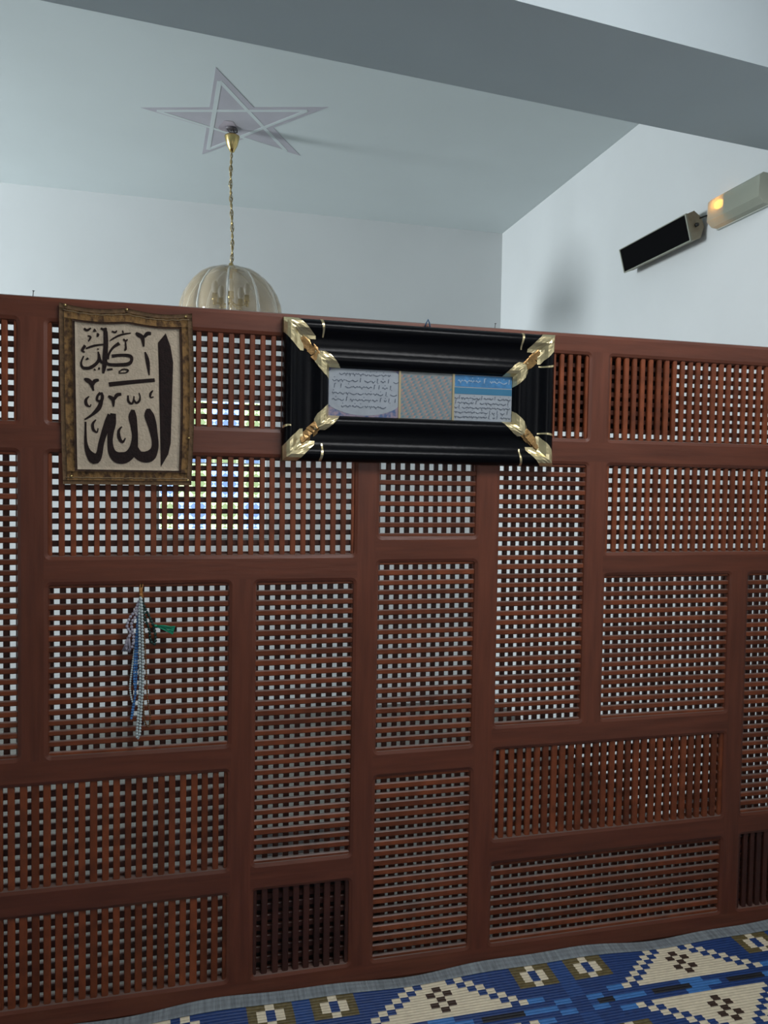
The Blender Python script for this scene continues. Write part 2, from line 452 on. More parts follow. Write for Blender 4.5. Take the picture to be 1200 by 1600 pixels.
# gold foil at the corners
def wid(u):
    pts = [(0, .046), (.03, .048), (.0625, .047), (.064, .018), (.078, .012), (.092, .02), (.101, .040), (.13, .040), (.146, .036)]
    for a, b in zip(pts, pts[1:]):
        if u <= b[0]: return a[1] + (b[1] - a[1]) * (u - a[0]) / (b[0] - a[0])
    return pts[-1][1]
rg = random.Random(3)
for ci, (cx_, cz_, sx, sz) in enumerate(C4):
    ph0 = rg.uniform(0, 9)
    def foil(u0, u1, nu, extra):
        mb = MB()
        def fn(s, t):
            u = u0 + (u1 - u0) * t; q = s * 2 - 1
            w = wid(u) * (1 + .06 * noise.noise(Vector((u * 60, ph0, 1.3 if q > 0 else 7))))
            a = abs(q) * w
            x, z = (u + a, u) if q > 0 else (u, u + a)
            h = ph(min(max(u, .001), .146)) + extra + .003 * abs(noise.noise(Vector((x * 45 + ph0, z * 45, 2)))) + .0025 * abs(math.sin(q * 4 + u * 90 + ph0)) * (1 - abs(q))
            return (cx_ + sx * x, YP - h, cz_ + sz * z)
        mb.grid(fn, 10, nu, 0, False)
        return mb
    c1 = foil(0.0, .063, 6, .0022)
    # side flap round the outer edge
    w0 = wid(0)
    c1.add([(cx_ - sx * .0015, YP - .02, cz_ - sz * .0015), (cx_ - sx * .0015, YP - .02, cz_ + sz * w0), (cx_ - sx * .0015, YP, cz_ + sz * w0), (cx_ - sx * .0015, YP, cz_ - sz * .0015),
            (cx_ + sx * w0, YP - .02, cz_ - sz * .0015), (cx_ + sx * w0, YP, cz_ - sz * .0015)], [(0, 1, 2, 3), (0, 3, 5, 4)])
    c1 = c1.build('gold_corner', M_gold, PIC)
    foil(.098, .146, 5, .0025).build('gold_corner', M_gold, PIC)
    # twisted knot in the middle
    kn = MB()
    for k in range(5):
        t = k / 4; u = .058 + .045 * t
        p0 = Vector((cx_ + sx * (u + rg.uniform(-.004, .012)), YP - ph(u) - .003, cz_ + sz * (u - .010)))
        p1 = Vector((cx_ + sx * (u + .010), YP - ph(u) - .005, cz_ + sz * (u + .004)))
        p2 = Vector((cx_ + sx * (u - .012), YP - ph(u) - .003, cz_ + sz * (u + rg.uniform(.012, .022))))
        d = Vector((sx * .007, 0, sz * .006))
        kn.add([p0 - d, p0 + d, p1 + d, p1 - d + Vector((0, -.003, 0)), p2 + d, p2 - d], [(0, 1, 2, 3), (3, 2, 4, 5)])
    kn.build('twisted_tie', M_bronze, PIC, 'twisted bronze foil knot between the gold pieces')
    def strip(horizontal, along, u0, u1, w):
        tie = MB()
        n = 8; vs = []
        for k in range(n + 1):
            u = u0 + (u1 - u0) * k / n; h = ph(max(u, .001)) + .002
            ww = w * (1 - .5 * k / n)
            off = .006 * math.sin(k / n * 2.2)
            for s_ in (-1, 1):
                a = along + s_ * ww + off
                x, z = (a, u) if horizontal else (u, a)
                vs.append((cx_ + sx * x, YP - h, cz_ + sz * z))
        tie.add(vs, [(2 * k, 2 * k + 1, 2 * k + 3, 2 * k + 2) for k in range(n)], 0, True)
        tie.build('gold_tie', M_gold, PIC)
    strip(True, .118, 0, .056, .0045)
    if ci in (1, 2): strip(False, .104, 0, .058, .004)
    if ci == 3: strip(False, .104, 0, .025, .004)
IX0, IX1, IZ0, IZ1 = .4075, 1.0325, 1.8805, 2.0325
MB().box(OX0 + .1, OX1 - .1, YP - .006, YP, OZ0 + .1, OZ1 - .1).build('back_panel', M_black, PIC)
M_mott = mat('violet_blue_print', (0.30, 0.24, 0.30), .5, scale=70, col2=(.07, .12, .26), thr=(.4, .6))
M_cream = mat('pale_grey_print', (0.33, 0.37, 0.41), .5, var=.06, scale=40)
M_script = mat('slate_script_print', (0.115, 0.14, 0.18), .5)
M_bluep = mat('bright_blue_print', (0.045, 0.20, 0.42), .5, var=.25, scale=60)
M_mid = mat('grey_green_brocade_print', (0.225, 0.25, 0.25), .5, var=.1, scale=50)
M_dot = mat('rose_brocade_dots', (0.38, 0.25, 0.22), .5)
M_dot2 = mat('teal_brocade_dots', (0.12, 0.22, 0.27), .5)
M_tan = mat('gold_divider_strip', (0.46, 0.38, 0.22), .35, .4)
yA = YP - .0065; yB_ = YP - .0072; yC = YP - .0079
def scribble(mb, x0, x1, z, h, rnd, y=yC, mi=0):
    x = x0
    while x < x1 - h * .3:
        w = rnd.uniform(.5, 1.6) * h
        kind = rnd.random(); n = 6; pts = []
        for k in range(n + 1):
            t = k / n
            if kind < .45: p = (x + w * t, z + h * .35 * math.sin(t * math.pi * 3) * .5 - .1 * h)
            elif kind < .75: p = (x + w * t, z - h * .3 * math.sin(t * math.pi))
            else: p = (x + w * .3 + h * .1 * t, z - h * .35 + h * .9 * t)
            pts.append(p)
        ribbon(mb, [(a, b, h * rnd.uniform(.12, .22)) for a, b in pts], y, .0003, mi)
        if rnd.random() < .5:
            dx, dz = x + w * .5, z + rnd.choice((-.45, .5)) * h
            ribbon(mb, [(dx - h * .08, dz, h * .16), (dx + h * .1, dz + h * .04, h * .14)], y, .0003, mi)
        x += w + h * rnd.uniform(.02, .25)
def ribbon(mb, pts, y, t, mi=0):
    """flat stroke of varying width in the XZ plane, front face at y-t"""
    n = len(pts); L_, R_ = [], []
    for i, (x, z, w) in enumerate(pts):
        a, b = pts[max(i - 1, 0)], pts[min(i + 1, n - 1)]
        d = Vector((b[0] - a[0], b[1] - a[1]))
        if d.length < 1e-9: d = Vector((1, 0))
        d.normalize(); nn = Vector((-d.y, d.x)) * w / 2
        L_.append((x + nn.x, z + nn.y)); R_.append((x - nn.x, z - nn.y))
    vs = [(p[0], y - t, p[1]) for p in L_] + [(p[0], y - t, p[1]) for p in R_] + [(p[0], y, p[1]) for p in L_] + [(p[0], y, p[1]) for p in R_]
    fs = []
    for i in range(n - 1):
        fs += [(i, i + 1, n + i + 1, n + i), (2 * n + i, 2 * n + i + 1, i + 1, i), (n + i, n + i + 1, 3 * n + i + 1, 3 * n + i)]
    fs += [(0, n, 3 * n, 2 * n), (n - 1, 3 * n - 1, 4 * n - 1, 2 * n - 1)]
    mb.add(vs, fs, mi)
rnd = random.Random(11)
DX1, DX2 = .641, .824
tp = MB().box(IX0, DX1, yA, YP - .002, IZ0, IZ1)
tpo = tp.build('text_sheet', M_mott, PIC, 'text sheet with grey oval on violet ground')
ov = MB(); pts = []
cxo, czo = (IX0 + DX1) / 2 - .002, (IZ0 + IZ1) / 2 + .012
for k in range(48):
    t = 2 * math.pi * k / 48
    pts.append((min(max(cxo + .150 * math.cos(t), IX0 + .001), DX1 - .004), min(max(czo + .084 * math.sin(t), IZ0 + .002), IZ1 - .001)))
ov.prism(pts, 'y', yB_, yA); ov.build('grey_oval', M_cream, tpo)
sb = MB()
for i in range(6):
    z = IZ1 - .016 - i * .0205
    cut = .012 + (.022 if i in (0,) else 0) + (.03 if i == 5 else 0)
    scribble(sb, IX0 + cut, DX1 - cut, z, .015, rnd)
sb.build('script_lines', M_script, tpo)
mp_ = MB().box(DX1, DX2, yA, YP - .002, IZ0, IZ1).build('pattern_sheet', M_mid, PIC, 'grey green patterned sheet with rose dots')
for mat_, off, nm in ((M_dot, 0, 'rose_dots'), (M_dot2, 1, 'teal_dots')):
    dt = MB()
    for i in range(-6, 30):
        for j in range(16):
            if (i + j * 1) % 3 != off * 1: continue
            x = DX1 + .004 + i * .0078 + j * .003; z = IZ0 + .006 + j * .0094
            if DX1 + .005 < x < DX2 - .007 and z < IZ1 - .006:
                ribbon(dt, [(x - .0042, z - .0024, .003), (x, z, .0066), (x + .0042, z + .0024, .003)], yA, .0004)
    dt.build(nm, mat_, mp_)
rp_ = MB().box(DX2, IX1, yA, YP - .002, IZ0, IZ1).build('text_sheet', M_cream, PIC, 'text sheet with blue heading band')
MB().box(DX2 + .006, IX1 - .001, yB_, yA, IZ1 - .040, IZ1 - .002).build('blue_heading', M_bluep, rp_)
MB().box(DX2 + .004, IX1 - .001, yB_, yA, IZ1 - .064, IZ1 - .043).build('blue_band', mat('deep_blue_print', (.03, .17, .30), .5), rp_)
hb = MB(); scribble(hb, DX2 + .016, IX1 - .01, IZ1 - .02, .018, rnd); hb.build('heading_script', mat('pale_blue_script', (.30, .42, .55), .5), rp_)
sb = MB()
for i in range(5): scribble(sb, DX2 + .006, IX1 - .006, IZ1 - .076 - i * .0155, .013, rnd)
sb.build('script_lines', M_script, rp_)
for x in (DX1, DX2):
    MB().box(x - .0035, x + .0035, YP - .010, yA, IZ0, IZ1).build('gold_divider', M_tan, PIC)
hl = MB(); hl.tube([(.722, YP - .002, 2.176), (.725, YP - .012, 2.19), (.731, YP - .014, 2.203), (.738, YP - .008, 2.192), (.742, YP - .002, 2.178)], .0022, 6)
hl.build('hanging_loop', mat('blue_cord', (.05, .12, .22), .7), PIC, 'small blue hanging loop')

# ------------------------------------------------------------------ woven calligraphy hanging
YH = YS - .004
HNG = root('wall_hanging', (-.197, YH, 1.65), 'small brown bordered woven cloth hanging with dark Arabic calligraphy on beige', 'wall hanging')
TLc, TRc, BRc, BLc = (-.387, 2.178), (-.013, 2.172), (-.012, 1.653), (-.377, 1.651)
def hmap(s, t):      # s 0..1 left to right, t 0..1 top to bottom
    sag = -.010 * (math.sin(math.pi * min(1, s * 2)) if s < .5 else math.sin(math.pi * (s - .5) * 2)) * (1 - t) ** 3
    bow = .008 * math.sin(math.pi * t) * (1 if s > .5 else -.2) * abs(s - .5) * 2
    x = (TLc[0] * (1 - s) + TRc[0] * s) * (1 - t) + (BLc[0] * (1 - s) + BRc[0] * s) * t + bow
    z = (TLc[1] * (1 - s) + TRc[1] * s) * (1 - t) + (BLc[1] * (1 - s) + BRc[1] * s) * t + sag
    return x, z
def cloth_y(s, t): return YH - .004 - .0012 * math.sin(s * 9 + t * 5) - .0006 * math.sin(t * 17 + s * 3)
U0, U1, V0, V1 = .112, .896, .086, .916
def region(name, s0, s1, t0, t1, th, m_, nu, nv):
    mb = MB()
    def fn(a, b):
        s, t = s0 + (s1 - s0) * a, t0 + (t1 - t0) * b
        x, z = hmap(s, t); return (x, cloth_y(s, t) - th, z)
    mb.grid(fn, nu, nv)
    def fb(a, b):
        s, t = s0 + (s1 - s0) * a, t0 + (t1 - t0) * b
        x, z = hmap(s, t); return (x, cloth_y(s, t) + .0015, z)
    mb.grid(fb, nu, nv)
    n1 = (nu + 1) * (nv + 1)
    edge = [i for i in range(nu + 1)] + [j * (nu + 1) + nu for j in range(1, nv + 1)] + [nv * (nu + 1) + i for i in range(nu - 1, -1, -1)] + [j * (nu + 1) for j in range(nv - 1, 0, -1)]
    for a, b in zip(edge, edge[1:] + edge[:1]):
        mb.f.append([a, b, b + n1, a + n1]); mb.m.append(0); mb.sm.append(False)
    return mb
region('c', U0, U1, V0, V1, .0005, None, 30, 40).build('cloth_panel', M_linen, HNG)
bdr = MB()
def merge(dst, src, mi):
    b = len(dst.v); dst.v += src.v
    for f in src.f: dst.f.append([i + b for i in f]); dst.m.append(mi); dst.sm.append(True)
e1, e2 = .035, .024          # outer binding share in s and t
d1, d2 = .018, .011          # dark inner band
for (a, b, c, d, th, mi) in [
    (0, 1, 0, e2, .0035, 2), (0, 1, 1 - e2, 1, .003, 2), (0, e1, e2, 1 - e2, .003, 2), (1 - e1, 1, e2, 1 - e2, .003, 2),
    (e1, 1 - e1, e2, V0 - d2, .004, 0), (e1, 1 - e1, V1 + d2, 1 - e2, .004, 0), (e1, U0 - d1, V0 - d2, V1 + d2, .004, 0), (U1 + d1, 1 - e1, V0 - d2, V1 + d2, .004, 0),
    (U0 - d1, U1 + d1, V0 - d2, V0, .0028, 1), (U0 - d1, U1 + d1, V1, V1 + d2, .0028, 1), (U0 - d1, U0, V0, V1, .0028, 1), (U1, U1 + d1, V0, V1, .0028, 1)]:
    merge(bdr, region('b', a, b, c, d, th, None, max(2, int((b - a) * 30)), max(2, int((d - c) * 40))), mi)
bdr.build('border', [M_pile, M_pile_dark, M_pile_edge], HNG, 'brown pile border')
M_thr = mat('pale_brown_thread', (.33, .24, .14), .8)
for t, lab in ((.034, 'pale stitching along the top edge'), (.962, 'pale stitching along the bottom edge')):
    st = MB()
    st.tube([(hmap(s / 40, t)[0], cloth_y(s / 40, t) - .0046 - .0006 * (s % 2), hmap(s / 40, t)[1] + .001 * math.sin(s * 1.9)) for s in range(1, 40)], .0011, 5)
    st.build('edge_stitching', M_thr, HNG, lab)
def smooth_path(pts, sub=4):
    out = []
    for i in range(len(pts) - 1):
        p0, p1, p2, p3 = pts[max(i - 1, 0)], pts[i], pts[i + 1], pts[min(i + 2, len(pts) - 1)]
        for k in range(sub):
            t = k / sub
            out.append(tuple(.5 * (2 * b + (c - a) * t + (2 * a - 5 * b + 4 * c - d) * t * t + (3 * b - a - 3 * c + d) * t ** 3) for a, b, c, d in zip(p0, p1, p2, p3)))
    out.append(pts[-1]); return out
ALIF = [(-89, 2108), (-75, 2070), (-67, 2022), (-76, 2018), (-75, 1966), (-73, 1891), (-72, 1817), (-73, 1779), (-80, 1746), (-101, 1708), (-99, 1741), (-94, 1779), (-95, 1853), (-99, 1928), (-101, 1987), (-104, 2031), (-109, 2060), (-111, 2079)]
STROKES = [
 [(-315,1836,4.8),(-315,1809,5.4),(-314,1773,8.4),(-307,1747,15.7),(-290,1728,29.7),(-277,1741,17.0),(-271,1774,14.7),(-262,1807,15.8),(-253,1837,17.0),(-243,1857,21.0)],
 [(-238,1863,14.0),(-241,1834,20.3),(-245,1804,15.8),(-246,1775,14.0),(-241,1749,19.3),(-227,1734,29.8),(-209,1732,31.5),(-192,1741,26.3),(-180,1762,21.6),(-176,1795,15.8),(-179,1828,18.0),(-183,1856,21.0),(-182,1876,9.0)],
 [(-176,1762,17.5),(-167,1743,24.5),(-149,1736,29.7),(-132,1741,30.6),(-120,1760,19.8),(-118,1782,18.0),(-122,1808,19.8),(-128,1837,24.5),(-136,1863,25.2),(-138,1881,9.0)],
 [(-196,1918,4.2),(-195,1901,6.3),(-185,1894,5.6),(-180,1906,4.2),(-179,1917,2.8)],
 [(-179,1906,3.5),(-173,1897,6.3),(-164,1903,5.6),(-162,1917,3.5),(-165,1927,2.8)],
 [(-125,1936,2.8),(-132,1926,6.3),(-132,1915,4.2),(-123,1917,2.8)],
 [(-305,1911,2.7),(-314,1900,7.0),(-312,1886,7.5),(-303,1881,3.5),(-300,1888,2.0)],
 [(-286,1843,2.7),(-295,1830,7.0),(-293,1813,7.5),(-283,1806,4.2),(-280,1818,2.1)],
 [(-213,1825,2.1),(-222,1812,7.0),(-220,1790,9.1),(-211,1779,7.0),(-203,1791,2.9)],
 [(-250,1948,11.9),(-186,1958,10.8),(-120,1967,9.4)],
 [(-319,1961,4.8),(-310,1958,11.9),(-300,1950,10.9),(-293,1928,4.1)],
 [(-278,1960,6.3),(-290,1956,9.8),(-295,1944,6.8)],
 [(-252,1914,4.9),(-245,1910,9.8),(-238,1903,9.8),(-237,1883,3.5)],
 [(-215,1921,7.0),(-227,1918,9.8),(-235,1905,7.0)],
 [(-175,2104,5.6),(-167,2099,11.5),(-156,2091,10.5),(-152,2065,4.2)],
 [(-131,2105,7.7),(-142,2104,10.1),(-151,2093,7.2)],
 [(-148,2049,3.6),(-143,2033,9.1),(-139,2011,9.4),(-136,1981,2.9)],
 [(-273,1922,8.4),(-281,1914,6.1),(-283,1901,6.3),(-273,1898,7.0),(-268,1909,8.2),(-271,1924,5.6)],
 [(-270,1902,8.4),(-278,1878,11.9),(-297,1857,7.0),(-318,1842,3.4)],
 [(-263,2113,4.2),(-260,2102,10.5),(-259,2066,11.9),(-261,2030,12.6),(-263,2001,10.5),(-266,1980,4.9)],
 [(-189,2103,2.8),(-217,2096,4.9),(-238,2084,4.2),(-247,2077,2.8)],
 [(-221,2071,9.1),(-238,2058,6.3),(-250,2039,5.4),(-254,2023,7.7)],
 [(-259,2013,7.0),(-249,2007,8.4),(-224,2007,9.1),(-196,2011,9.8),(-186,2023,7.9),(-191,2035,9.1),(-217,2036,7.7),(-242,2032,8.4)],
 [(-210,2084,4.9),(-203,2079,4.9),(-198,2084,3.5)],
 [(-204,2079,3.5),(-203,2066,4.2),(-203,2055,5.6),(-207,2051,3.5)],
 [(-259,2066,3.5),(-290,2060,5.4),(-314,2050,4.1)],
 [(-316,2059,7.0),(-324,2044,6.8),(-317,2039,3.4)],
 [(-320,2028,3.4),(-327,2008,4.8),(-322,1994,7.5),(-304,1994,8.4),(-286,2007,8.2),(-278,2022,7.0),(-280,2043,3.5)],
 [(-278,2036,4.9),(-273,2015,7.0),(-262,2010,6.8)],
 [(-319,2108,5.4),(-311,2103,6.3),(-300,2110,3.4)],
 [(-309,2087,2.7),(-301,2084,5.4),(-307,2071,2.7)],
 [(-292,2100,4.9),(-290,2108,2.7),(-286,2101,2.8)],
 [(-281,2097,4.8),(-282,2087,4.1),(-278,2094,3.5)],
 [(-273,2111,4.9),(-263,2108,7.0),(-257,2113,4.8)],
 [(-242,2105,4.2),(-233,2102,4.9),(-228,2108,2.8)],
 [(-212,2109,2.8),(-210,2102,3.5)],
 [(-314,2018,3.4),(-307,2022,5.4)],
 [(-292,1991,4.2),(-287,1988,3.4)],
 [(-280,1994,6.3),(-275,1993,5.4)],
 [(-255,1991,5.4),(-240,1994,4.2)],
 [(-222,1986,3.5),(-210,1995,3.5),(-196,1992,4.9),(-203,1985,2.8),(-222,1983,2.8)],
 [(-282,2052,2.7),(-279,2049,3.5)]]

ca = MB()
YK = YH - .0062
for q, s_ in enumerate(STROKES):
    ribbon(ca, smooth_path([(a / 1000, b / 1000, max(w * 1.1, 3.0) / 1000) for a, b, w in s_]), YK + .002, .0024 + .00002 * q)
bmq = bmesh.new()
vv = [bmq.verts.new((a / 1000, YK - .001, b / 1000)) for a, b in ALIF]
f = bmq.faces.new(vv); bmesh.ops.triangulate(bmq, faces=[f])
bmq.verts.index_update()
tri = [[v.index for v in f.verts] for f in bmq.faces]; bmq.free()
n = len(ALIF)
ca.add([(a / 1000, YK - .001, b / 1000) for a, b in ALIF] + [(a / 1000, YK + .002, b / 1000) for a, b in ALIF], tri + [(i, (i + 1) % n, n + (i + 1) % n, n + i) for i in range(n)])
for i, p in enumerate(ca.v):          # let the yarn follow the waves of the cloth
    s_ = (p[0] + .385) / .376; t_ = (2.175 - p[2]) / .524
    ca.v[i] = (p[0], p[1] - YK + cloth_y(s_, t_) - .0016, p[2])
ca.build('calligraphy', M_ink, HNG, 'dark brown Arabic calligraphy')
for (x, z) in [(-.370, 2.171), (-.2, 2.170), (-.031, 2.161), (-.02, 1.796), (-.353, 1.675), (-.022, 1.668)]:
    MB().ball((x, YH - .010, z), .0042, sq=(1, .8, 1)).build('brass_tack', M_brass, HNG)

# ------------------------------------------------------------------ prayer beads on a peg
YQ = YS - .006
pg = MB(); pg.tube([(-.157, YS + .014, 1.322), (-.157, YS - .012, 1.318), (-.157, YS - .024, 1.324)], .004, 8)
pg.tube([(-.157, YS - .012, 1.318), (-.158, YS - .015, 1.34), (-.155, YS - .012, 1.352), (-.158, YS - .008, 1.335), (-.154, YS - .014, 1.312)], .005, 8)
tag(pg.build('hanging_peg', mat('orange_cord', (.42, .19, .05), .6, var=.2), None, None, (-.157, YS, 1.32)), 'small orange cord peg in the lattice holding up the prayer beads', 'peg')
def beads(path, r, gap=1.02):
    pts = smooth_path([(*p, 0) for p in path], 24); mb = MB(); last = None; acc = 0
    for p in pts:
        v = Vector(p[:3])
        if last is None: last = v; mb.ball(v, r, nu=7, nv=5); continue
        while (v - last).length >= 2 * r * gap:
            last = last + (v - last).normalized() * 2 * r * gap
            mb.ball(last, r, nu=7, nv=5)
    return mb
def rosary(loop, r, material, label, tassel=None, tmat=None, tlabel=None, cord=True):
    rt = root('prayer_beads', loop[0], label, 'prayer beads', 'strings of prayer beads on the peg')
    beads(loop, r).build('beads', material, rt)
    if cord:
        MB().tube([p[:3] for p in smooth_path([(*p, 0) for p in loop], 4)], r * .3, 5).build('cord', material, rt)
    if tassel:
        tm = MB(); a, b = Vector(tassel[0]), Vector(tassel[1]); d = (b - a)
        sd = d.normalized().cross(Vector((0, 1, 0)))
        tm.tube([a, a + d * .12], [.003, .005], 8)
        rr = random.Random(5)
        for k in range(26):
            o1 = sd * rr.uniform(-.004, .004) + Vector((0, rr.uniform(-.004, .004), 0)); o2 = sd * rr.uniform(-.012, .012) + Vector((0, rr.uniform(-.006, .004), 0))
            tm.tube([a + d * .1 + o1 * .5, a + d * .5 + o1 + o2 * .4, b + o2], .0012, 4)
        tm.build('tassel', tmat or material, rt, tlabel)
    return rt
M_bw = mat('milky_white_bead', (.50, .58, .58), .3, var=.06)
M_bb = mat('blue_bead', (.06, .20, .46), .3, var=.2)
M_bbp = mat('pale_blue_bead', (.20, .30, .42), .3, var=.1)
M_bl = mat('lilac_grey_bead', (.36, .34, .40), .35, var=.15)
M_bg = mat('dark_green_bead', (.004, .035, .028), .3)
M_ba = mat('amber_brown_bead', (.16, .075, .025), .25, var=.2)
P0 = (-.158, YQ - .012, 1.312)
rosary([P0, (-.161, YQ - .014, 1.26), (-.159, YQ - .016, 1.15), (-.158, YQ - .016, 1.05), (-.163, YQ - .016, .96), (-.167, YQ - .015, .90), (-.163, YQ - .015, .883), (-.159, YQ - .015, .90), (-.155, YQ - .017, .97), (-.150, YQ - .018, 1.05), (-.151, YQ - .018, 1.16), (-.153, YQ - .017, 1.26), (-.156, YQ - .015, 1.312)], .0046, M_bw,
       'long milky white string of prayer beads hanging in front, longest of the bunch')
rosary([P0, (-.166, YQ - .006, 1.25), (-.172, YQ - .006, 1.16), (-.176, YQ - .006, 1.07), (-.172, YQ - .006, 1.02), (-.180, YQ - .006, .975), (-.184, YQ - .006, .94), (-.177, YQ - .006, .98), (-.170, YQ - .006, 1.06), (-.166, YQ - .008, 1.2), (-.158, YQ - .010, 1.31)], .0042, M_bb,
       'bright blue string of prayer beads behind the white one')
rosary([P0, (-.170, YQ - .004, 1.2), (-.182, YQ - .004, 1.10), (-.188, YQ - .004, 1.04), (-.182, YQ - .004, 1.0), (-.172, YQ - .004, .985)], .0034, M_bw,
       'short pale string of prayer beads bowing out left of the blue one')
rosary([(-.163, YQ - .008, 1.30), (-.175, YQ - .008, 1.272), (-.190, YQ - .009, 1.250), (-.197, YQ - .009, 1.225), (-.186, YQ - .009, 1.205), (-.199, YQ - .009, 1.18), (-.196, YQ - .01, 1.155), (-.182, YQ - .01, 1.165), (-.178, YQ - .01, 1.195), (-.184, YQ - .01, 1.235), (-.17, YQ - .01, 1.26), (-.160, YQ - .01, 1.30)], .0050, M_bl,
       'tangled lilac grey prayer beads bunched at the upper left of the peg', ((-.19, YQ - .012, 1.20), (-.199, YQ - .008, 1.15)), M_bl)
rosary([(-.155, YQ - .008, 1.305), (-.143, YQ - .009, 1.275), (-.128, YQ - .009, 1.245), (-.120, YQ - .009, 1.222), (-.114, YQ - .009, 1.19), (-.119, YQ - .009, 1.168), (-.130, YQ - .008, 1.185), (-.133, YQ - .008, 1.215), (-.145, YQ - .008, 1.25), (-.155, YQ - .008, 1.30)], .0050, M_bg,
       'dark green prayer beads with a bright green tassel sticking out to the right', ((-.118, YQ - .014, 1.228), (-.060, YQ - .016, 1.212)), mat('bright_green_tassel', (.01, .30, .17), .6, var=.2), 'bright green tassel')
rosary([(-.15, YQ - .004, 1.25), (-.143, YQ - .004, 1.13), (-.137, YQ - .004, 1.0), (-.129, YQ - .004, .95), (-.134, YQ - .004, .915), (-.145, YQ - .004, .935), (-.149, YQ - .004, 1.0), (-.150, YQ - .004, 1.15)], .0030, M_ba,
       'thin amber brown string of prayer beads hanging right behind the white one')

# ------------------------------------------------------------------ chandelier behind the screen
CX, CY = .183, 4.30
CH = root('pendant_lamp', (CX, CY, 2.52), 'hanging lamp with segmented smoky glass dome on a twisted cord, behind the screen', 'ceiling lamp')
ce = MB()
ce.lathe([(.004, 3.552), (.034, 3.55), (.041, 3.545), (.040, 3.538), (.036, 3.52), (.029, 3.495), (.018, 3.475), (.012, 3.462), (.004, 3.458)], (CX, CY), 24)
ce.build('canopy', M_brass, CH, 'bell shaped brass canopy')
hk = MB()
hk.tube([(CX, CY, 3.55), (CX + .012, CY, 3.565), (CX, CY, 3.584)], .0035, 6)
hk.tube([(CX - .03, CY, 3.582), (CX - .02, CY - .01, 3.562), (CX + .005, CY - .015, 3.556), (CX + .028, CY, 3.57), (CX + .025, CY, 3.582)], .0035, 6)
hk.lathe([(.004, 3.5865), (.032, 3.5865), (.034, 3.582), (.02, 3.578), (.004, 3.577)], (CX - .005, CY), 20)
hk.build('ceiling_hook', mat('dark_wire', (.10, .09, .10), .5), CH)
cdm = MB()
for ph_ in (0, math.pi):
    cdm.tube([(CX + .0045 * math.cos(z * 95 + ph_) + .006 * math.sin(z * 9), CY + .0045 * math.sin(z * 95 + ph_), z) for z in [2.83 + .635 * i / 160 for i in range(161)]], .0035, 5)
cdm.build('cord', mat('twisted_brass_cord', (.30, .25, .15), .4, .3), CH)
lk = MB()
for i in range(15):
    z = 2.85 + i * .04
    r1, r2 = (.009, .0) if i % 2 else (.0, .009)
    pts = [(CX + r1 * math.cos(a) + .006 * math.sin(z * 9), CY + r2 * math.cos(a), z + .022 * math.sin(a)) for a in [2 * math.pi * k / 12 for k in range(13)]]
    lk.tube(pts, .0018, 5)
lk.build('chain', M_brass, CH)
cp = MB().lathe([(.004, 2.865), (.012, 2.86), (.014, 2.845), (.03, 2.838), (.036, 2.828), (.034, 2.820), (.004, 2.818)], (CX, CY), 20)
cp.tube([(CX, CY, 2.83), (CX, CY, 2.60)], .008, 10)
cp.build('stem', M_brass, CH)
M_gl = bpy.data.materials.new('smoky_amber_glass'); M_gl.use_nodes = True
nt = M_gl.node_tree; b = nt.nodes['Principled BSDF']
b.inputs['Base Color'].default_value = (.50, .39, .24, 1); b.inputs['Roughness'].default_value = .12; b.inputs['Alpha'].default_value = .40
b.inputs['Coat Weight'].default_value = .5
M_rib = bpy.data.materials.new('clear_ribbed_glass'); M_rib.use_nodes = True
b = M_rib.node_tree.nodes['Principled BSDF']; b.inputs['Base Color'].default_value = (.85, .85, .80, 1); b.inputs['Roughness'].default_value = .08; b.inputs['Alpha'].default_value = .6
sp = [(.032, 2.826), (.075, 2.824), (.125, 2.808), (.170, 2.780), (.208, 2.740), (.238, 2.690), (.256, 2.640), (.264, 2.59), (.262, 2.55), (.252, 2.525)]
NP = 10
for k in range(NP):
    a0 = 2 * math.pi * (k + .07) / NP + .2; a1 = 2 * math.pi * (k + .93) / NP + .2
    def fn(s, t, a0=a0, a1=a1):
        q = t * (len(sp) - 1); i = min(int(q), len(sp) - 2); fr_ = q - i
        r = sp[i][0] * (1 - fr_) + sp[i + 1][0] * fr_; z = sp[i][1] * (1 - fr_) + sp[i + 1][1] * fr_
        r *= 1 + .055 * math.sin(math.pi * s)
        z += .006 * math.sin(math.pi * s) * (1 - t)
        a = a0 + (a1 - a0) * s
        return (CX + r * math.cos(a), CY + r * math.sin(a), z)
    o = MB().grid(fn, 8, 18).build('glass_panel', M_gl, CH)
    sm = o.modifiers.new('solid', 'SOLIDIFY'); sm.thickness = .004
    a = 2 * math.pi * k / NP + .2
    MB().tube([(CX + r * 1.0 * math.cos(a), CY + r * math.sin(a), z) for r, z in sp], [.004 + .003 * (i % 2) for i in range(len(sp))], 6).build('glass_rib', M_rib, CH)
arm = MB()
